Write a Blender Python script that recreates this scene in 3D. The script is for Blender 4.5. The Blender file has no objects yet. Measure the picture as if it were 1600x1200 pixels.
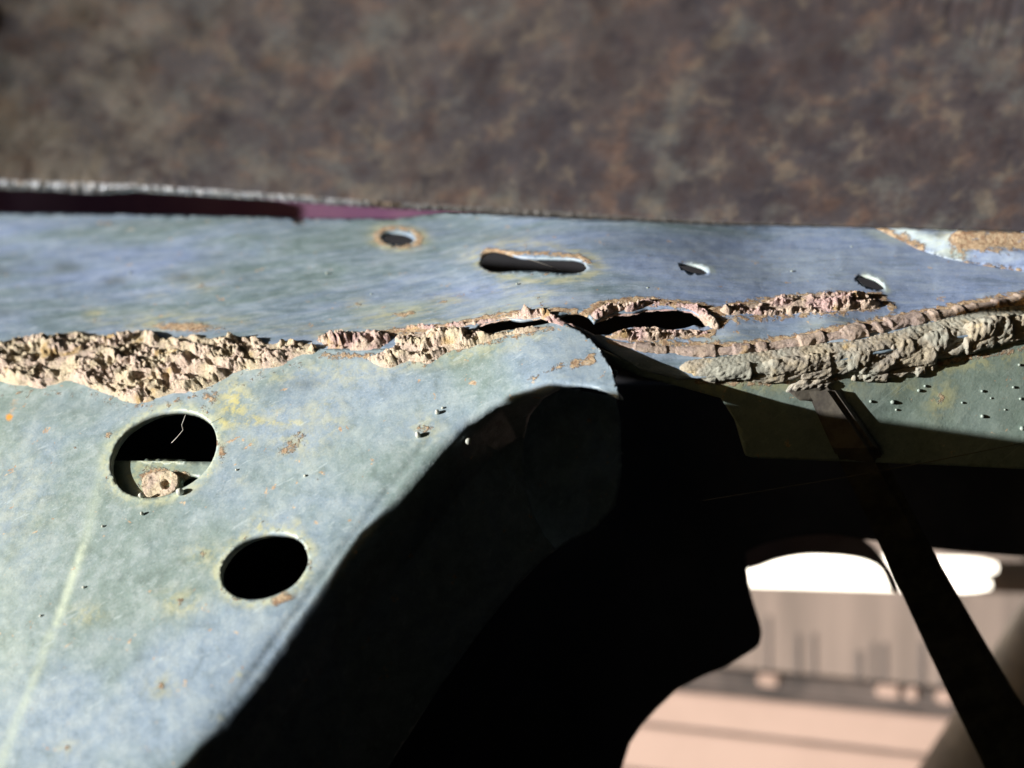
import bpy, math, random
import numpy as np
from mathutils import Vector
from mathutils.geometry import delaunay_2d_cdt

random.seed(7)
sc = bpy.context.scene
COL = sc.collection
F = 2000.0                                   # focal length in units of the 1600-wide frame

# ------------------------------------------------------------------ camera, sky, sun, exposure
cam = bpy.data.cameras.new('camera')
cam.sensor_width = 36.0
cam.lens = 36.0 * F / 1600.0
cam.clip_start = 0.01
cam.clip_end = 200.0
cam.dof.use_dof = True
cam.dof.focus_distance = 0.382
cam.dof.aperture_fstop = (cam.lens / 1000.0) / 0.0070
camo = bpy.data.objects.new('camera', cam)
camo.rotation_euler = (math.radians(90), 0, 0)
COL.objects.link(camo)
sc.camera = camo

SUN = Vector((0.88, 0.40, -0.085)).normalized()         # direction the light travels
w = bpy.data.worlds.new('World')
sc.world = w
w.use_nodes = True
wn = w.node_tree
sky = wn.nodes.new('ShaderNodeTexSky')
sky.sky_type = 'NISHITA'
sky.sun_disc = False
sky.sun_elevation = math.asin(-SUN.z)
sky.sun_rotation = math.atan2(-SUN.x, -SUN.y)
wn.links.new(sky.outputs[0], wn.nodes['Background'].inputs[0])
wn.nodes['Background'].inputs[1].default_value = 0.05
sl = bpy.data.lights.new('sun', 'SUN')
sl.energy = 5.0
sl.angle = math.radians(0.5)
sl.color = (1.0, 0.975, 0.94)
so = bpy.data.objects.new('sun', sl)
so.rotation_euler = SUN.to_track_quat('-Z', 'Y').to_euler()
COL.objects.link(so)
sc.view_settings.view_transform = 'Standard'
sc.view_settings.look = 'None'
sc.view_settings.gamma = 1
sc.view_settings.exposure = 0.86

# ------------------------------------------------------------------ numeric helpers
def w3(px, py, Y):
    px = np.asarray(px, float); py = np.asarray(py, float); Y = np.asarray(Y, float)
    return np.stack([(px - 800) / F * Y, Y + 0 * px, (600 - py) / F * Y], -1)

class Spline2:
    """smooth depth field through control points (x, y, Y)"""
    def __init__(s, pts, lam=0.0):
        P = np.array(pts, float)
        s.c = P[:, :2] / 1000.0
        n = len(P)
        K = s.k(s.c, s.c) + lam * np.eye(n)
        Q = np.c_[np.ones(n), s.c]
        A = np.zeros((n + 3, n + 3)); A[:n, :n] = K; A[:n, n:] = Q; A[n:, :n] = Q.T
        s.w = np.linalg.solve(A, np.r_[1.0 / P[:, 2], 0, 0, 0])
    def k(s, a, b):
        r2 = ((a[:, None] - b[None]) ** 2).sum(-1)
        return np.where(r2 > 0, r2 * np.log(r2 + 1e-20), 0)
    def __call__(s, x, y):
        x = np.asarray(x, float); y = np.asarray(y, float)
        sh = x.shape
        q = np.c_[x.ravel(), y.ravel()] / 1000.0
        v = s.k(q, s.c) @ s.w[:-3] + s.w[-3] + q @ s.w[-2:]
        return (1.0 / v).reshape(sh)

def hash3(i, j, k):
    M = 0xffffffff
    n = (i * 0x9E3779B1) & M
    n = ((n ^ (n >> 15)) * 0x85EBCA77) & M
    n = (n + j * 0xC2B2AE3D) & M
    n = ((n ^ (n >> 13)) * 0x27D4EB2F) & M
    n = (n + k * 0x165667B1) & M
    n = ((n ^ (n >> 16)) * 0x7FEB352D) & M
    n = ((n ^ (n >> 15)) * 0x846CA68B) & M
    n = n ^ (n >> 16)
    return (n & 0xffff) / 65535.0
def vnoise(x, y, seed=0):
    x = np.asarray(x, float); y = np.asarray(y, float)
    i = np.floor(x).astype(np.int64); j = np.floor(y).astype(np.int64)
    f = x - i; g = y - j
    f = f * f * f * (f * (f * 6 - 15) + 10); g = g * g * g * (g * (g * 6 - 15) + 10)
    a = hash3(i, j, seed); b = hash3(i + 1, j, seed); c = hash3(i, j + 1, seed); d = hash3(i + 1, j + 1, seed)
    return (a * (1 - f) + b * f) * (1 - g) + (c * (1 - f) + d * f) * g
def fbm(x, y, seed=0, octaves=5, gain=0.5):
    t = 0; amp = 1; tot = 0
    for o in range(octaves):
        t = t + amp * vnoise(x * 2 ** o + 13.7 * o, y * 2 ** o - 7.1 * o, seed + o); tot += amp; amp *= gain
    return t / tot
def sstep(a, b, x):
    t = np.clip((x - a) / (b - a), 0, 1); return t * t * (3 - 2 * t)

def seg_dist(x, y, line, closed=False):
    """unsigned distance, signed side (right-hand side of travel positive in frame coords), param"""
    L = np.array(line, float)
    if closed: L = np.vstack([L, L[:1]])
    best = np.full(np.shape(x), 1e9); side = np.zeros(np.shape(x)); par = np.zeros(np.shape(x))
    for k in range(len(L) - 1):
        a = L[k]; b = L[k + 1]; d = b - a; ll = (d ** 2).sum()
        t = ((x - a[0]) * d[0] + (y - a[1]) * d[1]) / ll
        tc = np.clip(t, 0, 1)
        ex = x - a[0] - tc * d[0]; ey = y - a[1] - tc * d[1]
        dd = np.hypot(ex, ey)
        cr = d[0] * (y - a[1]) - d[1] * (x - a[0])
        m = dd < best
        best = np.where(m, dd, best); side = np.where(m, np.sign(cr), side); par = np.where(m, k + tc, par)
    return best, side, par

def inside(x, y, poly):
    P = np.array(poly, float); r = np.zeros(np.shape(x), bool)
    j = len(P) - 1
    for i in range(len(P)):
        xi, yi = P[i]; xj, yj = P[j]
        if yi != yj:
            c = ((yi > y) != (yj > y)) & (x < (xj - xi) * (y - yi) / (yj - yi) + xi)
            r ^= c
        j = i
    return r

def dense(poly, step, rough=0.0, closed=True, seed=0):
    """resample a polyline; rough adds ragged offset"""
    out = []
    P = list(poly); n = len(P)
    for k in range(n if closed else n - 1):
        a = np.array(P[k], float); b = np.array(P[(k + 1) % n], float)
        m = max(1, int(np.hypot(*(b - a)) / step))
        for q in range(m): out.append(a + (b - a) * q / m)
    if not closed: out.append(np.array(P[-1], float))
    out = np.array(out)
    if rough:
        out[:, 0] += rough * (fbm(out[:, 0] / 9, out[:, 1] / 9, seed + 3) - 0.5) * 2.2
        out[:, 1] += rough * (fbm(out[:, 0] / 9, out[:, 1] / 9, seed + 9) - 0.5) * 2.2
    return out

def curve_pts(P, n=8, closed=False):
    """Catmull-Rom through points"""
    P = [np.array(p, float) for p in P]; out = []
    m = len(P)
    rng = range(m) if closed else range(m - 1)
    for k in rng:
        p0 = P[(k - 1) % m] if closed or k > 0 else P[0]
        p1 = P[k]; p2 = P[(k + 1) % m]
        p3 = P[(k + 2) % m] if closed or k < m - 2 else P[-1]
        for q in range(n):
            t = q / n
            out.append(0.5 * ((2 * p1) + (-p0 + p2) * t + (2 * p0 - 5 * p1 + 4 * p2 - p3) * t * t + (-p0 + 3 * p1 - 3 * p2 + p3) * t ** 3))
    if not closed: out.append(P[-1])
    return out

def triangulate(outline, holes, spacing, rough=0.0, seed=0, jitter=0.3):
    rings = [dense(outline, spacing, rough, seed=seed)] + [dense(h, min(spacing, 3.5), rough * 0.6, seed=seed + 5) for h in holes]
    pts = []; edges = []
    for r in rings:
        b = len(pts); n = len(r)
        pts += [tuple(p) for p in r]
        edges += [(b + k, b + (k + 1) % n) for k in range(n)]
    o = rings[0]
    x0, y0 = o.min(0); x1, y1 = o.max(0)
    gx, gy = np.meshgrid(np.arange(x0, x1, spacing), np.arange(y0, y1, spacing * 0.87))
    gx = gx + (np.arange(gx.shape[0])[:, None] % 2) * spacing / 2
    rs = np.random.RandomState(seed + 1)
    gx = (gx + rs.uniform(-jitter, jitter, gx.shape) * spacing).ravel(); gy = (gy + rs.uniform(-jitter, jitter, gy.shape) * spacing).ravel()
    ok = inside(gx, gy, o)
    for h in rings[1:]: ok &= ~inside(gx, gy, h)
    gx = gx[ok]; gy = gy[ok]
    keep = np.ones(len(gx), bool)
    for r in rings:
        for s in range(0, len(gx), 20000):
            q = slice(s, s + 20000)
            if len(r) < 3000:
                d = np.full(len(gx[q]), 1e9)
                for p in r: d = np.minimum(d, (gx[q] - p[0]) ** 2 + (gy[q] - p[1]) ** 2)
                keep[q] &= d > (spacing * 0.45) ** 2
    pts += list(zip(gx[keep], gy[keep]))
    v, e, f, _, _, _ = delaunay_2d_cdt([Vector((float(a), float(b))) for a, b in pts], edges, [], 0, 1e-5)
    V = np.array([(p.x, p.y) for p in v]); T = np.array([t for t in f if len(t) == 3])
    c = V[T].mean(1)
    ok = inside(c[:, 0], c[:, 1], rings[0])
    for h in rings[1:]: ok &= ~inside(c[:, 0], c[:, 1], h)
    return V, T[ok]

def link(name, verts, faces, mat, parent=None, smooth=True, attrs=None):
    me = bpy.data.meshes.new(name)
    me.from_pydata([tuple(map(float, p)) for p in verts], [], [tuple(int(i) for i in f) for f in faces])
    me.update()
    if smooth: me.polygons.foreach_set('use_smooth', [True] * len(me.polygons))
    for k, a in (attrs or {}).items():
        at = me.attributes.new(k, 'FLOAT', 'POINT'); at.data.foreach_set('value', np.asarray(a, np.float32))
    me.materials.append(mat)
    o = bpy.data.objects.new(name, me)
    COL.objects.link(o)
    if parent is not None: o.parent = parent
    return o

def normals(depth, x, y):
    e = 2.0
    dx = w3(x + e, y, depth(x + e, y)) - w3(x - e, y, depth(x - e, y))
    dy = w3(x, y + e, depth(x, y + e)) - w3(x, y - e, depth(x, y - e))
    n = np.cross(dx, dy)
    n /= np.linalg.norm(n, axis=-1, keepdims=True) + 1e-12
    return np.where(n[..., 1:2] > 0, -n, n)

def orient(V3, T):
    n = np.cross(V3[T[:, 1]] - V3[T[:, 0]], V3[T[:, 2]] - V3[T[:, 0]])
    c = V3[T].mean(1)
    bad = (n * c).sum(1) > 0                     # must face back to the origin side
    T = T.copy(); T[bad] = T[bad][:, ::-1]
    return T

def sheet(name, outline, holes, depth, spacing, thick, mat, parent=None, masks=None, height=None, rough=0.0, seed=0):
    V, T = triangulate(outline, holes, spacing, rough, seed)
    x, y = V[:, 0], V[:, 1]
    P = w3(x, y, depth(x, y))
    if height is not None: P = P + normals(depth, x, y) * height(x, y)[:, None]
    T = orient(P, T)
    o = link(name, P, T, mat, parent, attrs={k: m(x, y) for k, m in (masks or {}).items()})
    if thick:
        md = o.modifiers.new('thickness', 'SOLIDIFY'); md.thickness = thick; md.offset = -1; md.use_rim = True
    return o

# ------------------------------------------------------------------ materials
def new_mat(name):
    m = bpy.data.materials.new(name); m.use_nodes = True
    nt = m.node_tree; nt.nodes.clear()
    out = nt.nodes.new('ShaderNodeOutputMaterial'); b = nt.nodes.new('ShaderNodeBsdfPrincipled')
    nt.links.new(b.outputs[0], out.inputs[0])
    tc = nt.nodes.new('ShaderNodeTexCoord')
    return m, nt, b, tc
def inp(nt, sock, v):
    if hasattr(v, 'is_output'): nt.links.new(v, sock)
    elif v is not None: sock.default_value = v
def noise(nt, co, scale, detail=4, rough=0.55, stretch=None, dist=0.0):
    if stretch:
        mp = nt.nodes.new('ShaderNodeMapping'); mp.inputs['Scale'].default_value = stretch
        nt.links.new(co, mp.inputs[0]); co = mp.outputs[0]
    n = nt.nodes.new('ShaderNodeTexNoise'); n.inputs['Scale'].default_value = scale
    n.inputs['Detail'].default_value = detail; n.inputs['Roughness'].default_value = rough; n.inputs['Distortion'].default_value = dist
    nt.links.new(co, n.inputs['Vector'])
    return n.outputs[0]
def ramp(nt, v, a, b, c0=0.0, c1=1.0):
    m = nt.nodes.new('ShaderNodeMapRange'); m.interpolation_type = 'SMOOTHSTEP'
    inp(nt, m.inputs[0], v); m.inputs[1].default_value = a; m.inputs[2].default_value = b
    m.inputs[3].default_value = c0; m.inputs[4].default_value = c1
    return m.outputs[0]
def math_(nt, op, a, b=None):
    m = nt.nodes.new('ShaderNodeMath'); m.operation = op
    inp(nt, m.inputs[0], a)
    if b is not None: inp(nt, m.inputs[1], b)
    return m.outputs[0]
def mixc(nt, f, a, b):
    m = nt.nodes.new('ShaderNodeMix'); m.data_type = 'RGBA'
    inp(nt, m.inputs[0], f)
    inp(nt, m.inputs[6], a if hasattr(a, 'is_output') else (*a, 1)); inp(nt, m.inputs[7], b if hasattr(b, 'is_output') else (*b, 1))
    return m.outputs[2]
def attr(nt, name):
    a = nt.nodes.new('ShaderNodeAttribute'); a.attribute_name = name
    return a.outputs['Fac']
def bump(nt, b, h, strength, dist, prev=None):
    n = nt.nodes.new('ShaderNodeBump'); n.inputs['Strength'].default_value = strength; n.inputs['Distance'].default_value = dist
    nt.links.new(h, n.inputs['Height'])
    if prev is not None: nt.links.new(prev, n.inputs['Normal'])
    nt.links.new(n.outputs[0], b.inputs['Normal'])
    return n.outputs[0]

def paint_material(name, green, blue, pale, streak=None, blotch=22, bias=0.0):
    m, nt, b, tc = new_mat(name)
    co = tc.outputs['Object']
    n1 = noise(nt, co, blotch, 5, 0.62, streak, 0.3)
    n2 = noise(nt, co, blotch * 7, 5, 0.65, streak, 0.4)
    n3 = noise(nt, co, 1400, 4, 0.7)
    n4 = noise(nt, co, 330, 4, 0.7, streak)
    c = mixc(nt, ramp(nt, math_(nt, 'ADD', n1, attr(nt, 'blue')), 0.36 - bias, 0.72 - bias), green, blue)
    c = mixc(nt, ramp(nt, n2, 0.42, 0.72, 0, 0.55), c, pale)
    c = mixc(nt, ramp(nt, n2, 0.48, 0.30, 0, 0.40), c, tuple(v * 0.55 for v in green))
    c = mixc(nt, ramp(nt, n4, 0.50, 0.72, 0, 0.45), c, pale)
    c = mixc(nt, ramp(nt, n3, 0.55, 0.75, 0, 0.45), c, tuple(v * 1.35 for v in pale))
    c = mixc(nt, ramp(nt, n3, 0.45, 0.28, 0, 0.5), c, tuple(v * 0.5 for v in green))
    c = mixc(nt, math_(nt, 'MULTIPLY', attr(nt, 'dark'), ramp(nt, n2, 0.3, 0.6, 0.6, 1.0)), c, (0.09, 0.115, 0.12))
    st = math_(nt, 'MULTIPLY', attr(nt, 'stain'), ramp(nt, n4, 0.40, 0.58, 0.10, 1.0))
    c = mixc(nt, math_(nt, 'MULTIPLY', st, 0.82), c, (0.60, 0.54, 0.20))
    c = mixc(nt, math_(nt, 'MULTIPLY', attr(nt, 'pale'), ramp(nt, n4, 0.25, 0.6, 0.55, 1.0)), c, (0.56, 0.64, 0.50))
    rn = math_(nt, 'ADD', attr(nt, 'rust'), math_(nt, 'MULTIPLY', math_(nt, 'SUBTRACT', noise(nt, co, 420, 6, 0.72), 0.5), 1.5))
    rf = ramp(nt, rn, 0.42, 0.60)
    rc = mixc(nt, ramp(nt, noise(nt, co, 700, 5, 0.7), 0.38, 0.62), (0.36, 0.22, 0.13), (0.66, 0.51, 0.33))
    c = mixc(nt, rf, c, rc)
    sp = ramp(nt, noise(nt, co, 210, 3, 0.75, None, 0.3), 0.665, 0.70, 0, 0.85)
    c = mixc(nt, sp, c, rc)
    rot = nt.nodes.new('ShaderNodeMapping'); rot.inputs['Rotation'].default_value = (0.3, 0.65, 0.2); nt.links.new(co, rot.inputs[0])
    sc1 = ramp(nt, noise(nt, rot.outputs[0], 500, 3, 0.6, (0.035, 1, 1)), 0.64, 0.70, 0, 0.35)
    c = mixc(nt, sc1, c, tuple(min(v * 1.3, 0.8) for v in pale))
    org = ramp(nt, math_(nt, 'ADD', attr(nt, 'orange'), math_(nt, 'MULTIPLY', math_(nt, 'SUBTRACT', n4, 0.5), 0.9)), 0.3, 0.75)
    c = mixc(nt, org, c, (0.72, 0.33, 0.06))
    nt.links.new(c, b.inputs['Base Color'])
    b.inputs['Roughness'].default_value = 0.48
    nt.links.new(ramp(nt, rf, 0, 1, 0.46, 0.95), b.inputs['Roughness'])
    p = bump(nt, b, n3, 0.22, 0.0003)
    p = bump(nt, b, n4, 0.25, 0.0006, p)
    h = math_(nt, 'MULTIPLY', rf, noise(nt, co, 1100, 5, 0.75))
    bump(nt, b, h, 0.9, 0.0014, p)
    return m

def rust_material(name, light, pink, deep, scale=1.0, green=None, bumps=1.0):
    m, nt, b, tc = new_mat(name)
    co = tc.outputs['Object']
    n1 = noise(nt, co, 120 * scale, 4, 0.6); n2 = noise(nt, co, 480 * scale, 6, 0.75); n3 = noise(nt, co, 1500 * scale, 5, 0.75)
    c = mixc(nt, ramp(nt, n1, 0.40, 0.62), light, pink)
    c = mixc(nt, ramp(nt, n2, 0.45, 0.33), c, deep)
    c = mixc(nt, ramp(nt, n3, 0.53, 0.72, 0, 0.6), c, tuple(min(v * 1.5, 0.8) for v in light))
    c = mixc(nt, ramp(nt, n3, 0.44, 0.32, 0, 0.6), c, deep)
    ox = ramp(nt, noise(nt, co, 95 * scale, 3, 0.5), 0.60, 0.70, 0, 0.75)
    c = mixc(nt, ox, c, (0.60, 0.40, 0.13))
    if green:
        c = mixc(nt, ramp(nt, noise(nt, co, 60 * scale, 4, 0.6), 0.45, 0.62), c, green)
    nt.links.new(c, b.inputs['Base Color'])
    b.inputs['Roughness'].default_value = 0.85
    p = bump(nt, b, n2, 0.65 * bumps, 0.0016)
    bump(nt, b, n3, 0.9 * bumps, 0.0011, p)
    return m

def simple_mat(name, c0, c1, scale, rough=0.7, metal=0.0, bumpd=0.0, stretch=None):
    m, nt, b, tc = new_mat(name)
    n = noise(nt, tc.outputs['Object'], scale, 5, 0.62, stretch)
    nt.links.new(mixc(nt, ramp(nt, n, 0.35, 0.68), c0, c1), b.inputs['Base Color'])
    b.inputs['Roughness'].default_value = rough; b.inputs['Metallic'].default_value = metal
    if bumpd: bump(nt, b, n, 0.6, bumpd)
    return m

M_web = paint_material('blue_grey_paint', (0.215, 0.285, 0.265), (0.25, 0.33, 0.415), (0.42, 0.49, 0.50))
M_top = paint_material('shelf_paint', (0.17, 0.24, 0.24), (0.25, 0.33, 0.52), (0.43, 0.51, 0.60), streak=(0.35, 1.0, 1.6), blotch=26)
M_low = paint_material('green_grey_paint', (0.20, 0.265, 0.225), (0.22, 0.28, 0.27), (0.30, 0.37, 0.33))
M_crust = rust_material('sandy_rust', (0.80, 0.68, 0.47), (0.76, 0.60, 0.49), (0.22, 0.13, 0.085))
M_pinkrust = rust_material('pink_rust', (0.78, 0.62, 0.48), (0.72, 0.50, 0.47), (0.20, 0.10, 0.085))
M_weld = rust_material('weld_metal', (0.46, 0.40, 0.29), (0.40, 0.36, 0.30), (0.22, 0.18, 0.13), green=(0.36, 0.36, 0.30), bumps=0.5)
M_weldtop = rust_material('weld_metal_brown', (0.48, 0.38, 0.30), (0.42, 0.33, 0.29), (0.22, 0.15, 0.13), bumps=0.6)
M_bead = simple_mat('spatter_metal', (0.45, 0.47, 0.42), (0.62, 0.62, 0.52), 900, 0.5)
M_spotb = simple_mat('painted_spatter', (0.26, 0.32, 0.29), (0.36, 0.41, 0.36), 700, 0.5)
M_dark = simple_mat('near_black', (0.010, 0.010, 0.013), (0.017, 0.016, 0.020), 30, 0.75)  # near black for the added light blockers and the sheet behind the holes
M_enclosure = simple_mat('enclosure_black', (0.003, 0.003, 0.003), (0.005, 0.005, 0.005), 20, 1.0)  # almost no albedo, so the added enclosure bounces no sun back
M_enclosure.node_tree.nodes['Principled BSDF'].inputs['Specular IOR Level'].default_value = 0.1
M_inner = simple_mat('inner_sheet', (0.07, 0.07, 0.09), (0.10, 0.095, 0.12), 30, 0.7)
M_strut = simple_mat('strut_paint', (0.07, 0.062, 0.055), (0.14, 0.125, 0.10), 160, 0.6, bumpd=0.0006)
M_purple = simple_mat('purple_paint', (0.16, 0.065, 0.14), (0.21, 0.10, 0.17), 35, 0.55)
M_web_thread = simple_mat('web_thread', (0.5, 0.48, 0.44), (0.6, 0.58, 0.52), 50, 0.6)

# near rusty plate
m, nt, b, tc = new_mat('mottled_rust')
co = tc.outputs['Object']
n1 = noise(nt, co, 40, 5, 0.6, None, 0.2); n2 = noise(nt, co, 105, 5, 0.65, (0.8, 1.1, 1.1), 0.2); n3 = noise(nt, co, 330, 4, 0.7, (0.7, 1, 1))
n4 = noise(nt, co, 75, 4, 0.6, (1, 1.3, 1.3)); n5 = noise(nt, co, 150, 4, 0.6)
sep = nt.nodes.new('ShaderNodeSeparateXYZ'); nt.links.new(co, sep.inputs[0])
side = ramp(nt, math_(nt, 'ADD', sep.outputs[0], math_(nt, 'MULTIPLY', n1, 0.10)), -0.02, 0.17)  # light falling off to the right is put into the colour, under the mottling
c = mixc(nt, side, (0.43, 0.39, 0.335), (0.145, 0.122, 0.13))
c = mixc(nt, ramp(nt, n1, 0.44, 0.60, 0, 0.75), c, (0.14, 0.13, 0.15))
c = mixc(nt, ramp(nt, n2, 0.50, 0.70, 0, 0.6), c, (0.38, 0.245, 0.18))
c = mixc(nt, ramp(nt, n4, 0.50, 0.72, 0, 0.6), c, (0.32, 0.335, 0.32))
c = mixc(nt, ramp(nt, n5, 0.52, 0.70, 0, 0.45), c, (0.48, 0.40, 0.30))
c = mixc(nt, ramp(nt, n2, 0.50, 0.30, 0, 0.75), c, (0.075, 0.065, 0.085))
c = mixc(nt, ramp(nt, n5, 0.50, 0.32, 0, 0.5), c, (0.11, 0.07, 0.07))
nt.links.new(c, b.inputs['Base Color']); b.inputs['Roughness'].default_value = 0.8
p = bump(nt, b, n3, 0.20, 0.0006)
M_plate = m
m, nt, b, tc = new_mat('cut_steel')
n = noise(nt, tc.outputs['Object'], 520, 5, 0.7, (1.0, 0.25, 0.25))
c = mixc(nt, ramp(nt, n, 0.35, 0.62), (0.78, 0.84, 0.93), (0.92, 0.96, 1.0))
c = mixc(nt, ramp(nt, noise(nt, tc.outputs['Object'], 130, 4, 0.6), 0.58, 0.68, 0, 0.75), c, (0.42, 0.26, 0.13))
sep = nt.nodes.new('ShaderNodeSeparateXYZ'); nt.links.new(tc.outputs['Object'], sep.inputs[0])
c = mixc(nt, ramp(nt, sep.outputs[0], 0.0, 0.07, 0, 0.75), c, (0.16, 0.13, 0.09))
nt.links.new(c, b.inputs['Base Color']); b.inputs['Roughness'].default_value = 0.45; b.inputs['Metallic'].default_value = 0.5
bump(nt, b, n, 0.6, 0.0010)
M_cut = m

def empty(name, loc, label, cat, group=None):
    o = bpy.data.objects.new(name, None); o.location = loc; o.empty_display_size = 0.02
    COL.objects.link(o); o['label'] = label; o['category'] = cat
    if group: o['group'] = group
    return o
def tag(o, label, cat, group=None):
    o['label'] = label; o['category'] = cat
    if group: o['group'] = group
    return o

# ------------------------------------------------------------------ depth fields of the rail
nA = np.array([-0.22, -0.73, 0.645]); kA = -0.27
def planeA(x, y):
    u = (np.asarray(x, float) - 800) / F; v = (600 - np.asarray(y, float)) / F
    return kA / (nA[0] * u + nA[1] + nA[2] * v)
FOLD = [(140, 1440), (230, 1320), (320, 1200), (420, 1068), (520, 930), (620, 800), (690, 712), (735, 664), (780, 634), (830, 612), (875, 602), (925, 606), (968, 622), (1010, 650)]
ctrl = [(x, y, float(planeA(x, y))) for x, y in [(-100, 560), (0, 560), (0, 900), (0, 1300), (300, 1300), (400, 800), (500, 600), (300, 700), (200, 1000), (200, 560), (400, 540), (600, 540), (650, 620), (600, 740), (750, 525), (700, 580), (-100, 1300)]]
ctrl += [(868, 502, .3825), (930, 535, .3735), (950, 565, .366), (964, 600, .3585), (970, 625, .352), (972, 720, .340), (900, 700, .350), (875, 600, .362), (820, 560, .3735), (870, 550, .3725)]
baseA = Spline2(ctrl, 1e-5)
def foldsd(x, y):
    d, s, p = seg_dist(x, y, FOLD)
    return d * s, p
def depthA(x, y):
    x = np.asarray(x, float); y = np.asarray(y, float)
    sd, p = foldsd(x, y)
    wd = np.interp(p, [0, 3, 6, 8, 10, 12], [26, 22, 9, 4, 3, 2])            # fold radius in frame units
    g = wd * np.log1p(np.exp(np.clip(sd / wd, -30, 30)))
    sl = np.interp(p, [0, 6, 8, 12], [1.7, 2.0, 2.8, 3.0])
    Y = baseA(x, y) + np.minimum(g, 60) * 0.00018 * sl + np.maximum(g - 60, 0) * 0.00018 * 1.2
    # pressed crease just inside the fold
    cr = np.exp(-((sd + 30) / 7.0) ** 2) * sstep(2.4, 3.2, p) * (1 - sstep(6.0, 7.0, p))
    Y = Y + cr * 0.00035
    return Y
SEAM = [(-80, 566), (0, 562), (200, 566), (420, 548), (500, 545), (600, 545), (700, 534), (760, 522), (850, 506), (868, 502)]
def seamY(x):
    return np.interp(x, [p[0] for p in SEAM], [p[1] for p in SEAM])
cb = [(x, y, float(baseA(x, y)) + 0.0008) for x, y in SEAM[:-1]]
cb += [(868, 502, float(baseA(860, 504)) + .001), (940, 545, .3765), (950, 500, .3845), (1050, 500, .3855), (1150, 500, .3865), (1300, 500, .3885), (1500, 500, .391), (1060, 585, .3750), (1180, 576, .3766), (1300, 560, .3793), (1480, 526, .3855), (1700, 492, .3915), (-80, 335, .60), (300, 338, .54), (700, 348, .485), (1200, 350, .456), (1700, 350, .448)]
depthB = Spline2(cb, 1e-6)
WELDLINE = [(980, 575), (1060, 585), (1180, 578), (1300, 560), (1450, 530), (1600, 503), (1700, 486)]
cc = [(x, y, float(depthB(x, y)) + 0.0005) for x, y in WELDLINE[1:]] + [(950, 900, .402), (1300, 900, .404), (1700, 900, .406), (1300, 700, .388), (1500, 700, .392), (1700, 700, .396), (960, 640, .380)]
depthC = Spline2(cc, 1e-6)

# ------------------------------------------------------------------ stain, rust and colour masks
def blobs(lst, soft=1.0):
    def f(x, y):
        t = np.zeros(np.shape(x))
        for (cx, cy, rx, ry, an, s) in lst:
            a = math.radians(an); dx = x - cx; dy = y - cy
            u = (dx * math.cos(a) + dy * math.sin(a)) / rx; v = (-dx * math.sin(a) + dy * math.cos(a)) / ry
            t = np.maximum(t, s * np.exp(-(u * u + v * v) * 0.9))
        return t
    return f
def ring(cx, cy, rx, ry, an, width, s):
    def f(x, y):
        a = math.radians(an); dx = x - cx; dy = y - cy
        u = (dx * math.cos(a) + dy * math.sin(a)) / rx; v = (-dx * math.sin(a) + dy * math.cos(a)) / ry
        r = np.hypot(u, v)
        return s * np.exp(-((r - 1) * min(rx, ry) / width) ** 2) * (r > 0.8)
    return f
def along(line, width, s):
    def f(x, y):
        d, sd, p = seg_dist(x, y, line)
        return s * np.exp(-(d / width) ** 2)
    return f
def vmax(*fs): return lambda x, y: np.maximum.reduce([f(x, y) for f in fs])

def ell(cx, cy, a, b, an, n=40, wob=0.0, seed=0):
    o = []; t0 = math.radians(an)
    for k in range(n):
        t = 2 * math.pi * k / n
        r = 1 + wob * (float(vnoise(math.cos(t) * 2.0 + 7, math.sin(t) * 2.0 + 3, seed)) - 0.5) * 2
        x = a * math.cos(t) * r; y = b * math.sin(t) * r
        o.append((cx + x * math.cos(t0) - y * math.sin(t0), cy + x * math.sin(t0) + y * math.cos(t0)))
    return o
HOLE1 = ell(256, 709, 88, 62, -27, 56, 0.012)
HOLE2 = ell(413, 885, 71, 49, -22, 50, 0.02, 4)

webRust = vmax(
    blobs([(455, 697, 28, 12, -25, .62), (470, 678, 14, 10, 0, .5), (440, 935, 24, 12, -20, .75), (474, 880, 10, 26, 15, .6), (346, 706, 9, 18, 0, .62), (340, 690, 10, 14, 0, .55),
           (663, 670, 15, 9, -10, .62), (282, 942, 13, 10, 0, .52), (252, 1072, 10, 9, 0, .52), (318, 866, 11, 9, 0, .45), (74, 913, 8, 7, 0, .52), (113, 839, 6, 5, 0, .42),
           (52, 1010, 8, 6, 0, .45), (106, 1168, 11, 8, 0, .45), (38, 977, 8, 6, 0, .45), (118, 698, 7, 5, 0, .5), (170, 680, 8, 14, 0, .5), (168, 742, 6, 12, 0, .4), (412, 818, 9, 11, 0, .50),
           (910, 566, 34, 9, -12, .75), (870, 574, 24, 7, -25, .60), (925, 560, 14, 12, 30, .62), (945, 590, 8, 20, 20, .35), (835, 590, 14, 5, -20, .6), (330, 620, 22, 16, 0, .55), (320, 640, 12, 10, 0, .5),
           (600, 560, 60, 9, 4, .55), (650, 566, 34, 10, 8, .55), (540, 560, 30, 6, 0, .4), (175, 930, 4, 4, 0, .3), (494, 750, 8, 5, 0, .35), (725, 705, 5, 4, 0, .3), (15, 640, 12, 12, 0, .35)]),
    ring(413, 885, 75, 53, -22, 4.5, .42), ring(256, 709, 92, 66, -27, 4, .30),
    along([(700, 548), (780, 530), (860, 512)], 9, .55), along([(500, 556), (600, 558), (700, 548)], 9, .6), along([(-60, 612), (120, 612), (240, 640), (340, 605), (480, 568)], 15, .36),
    along([(868, 504), (905, 516), (934, 540), (953, 570), (964, 602)], 3.0, .42))
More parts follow.
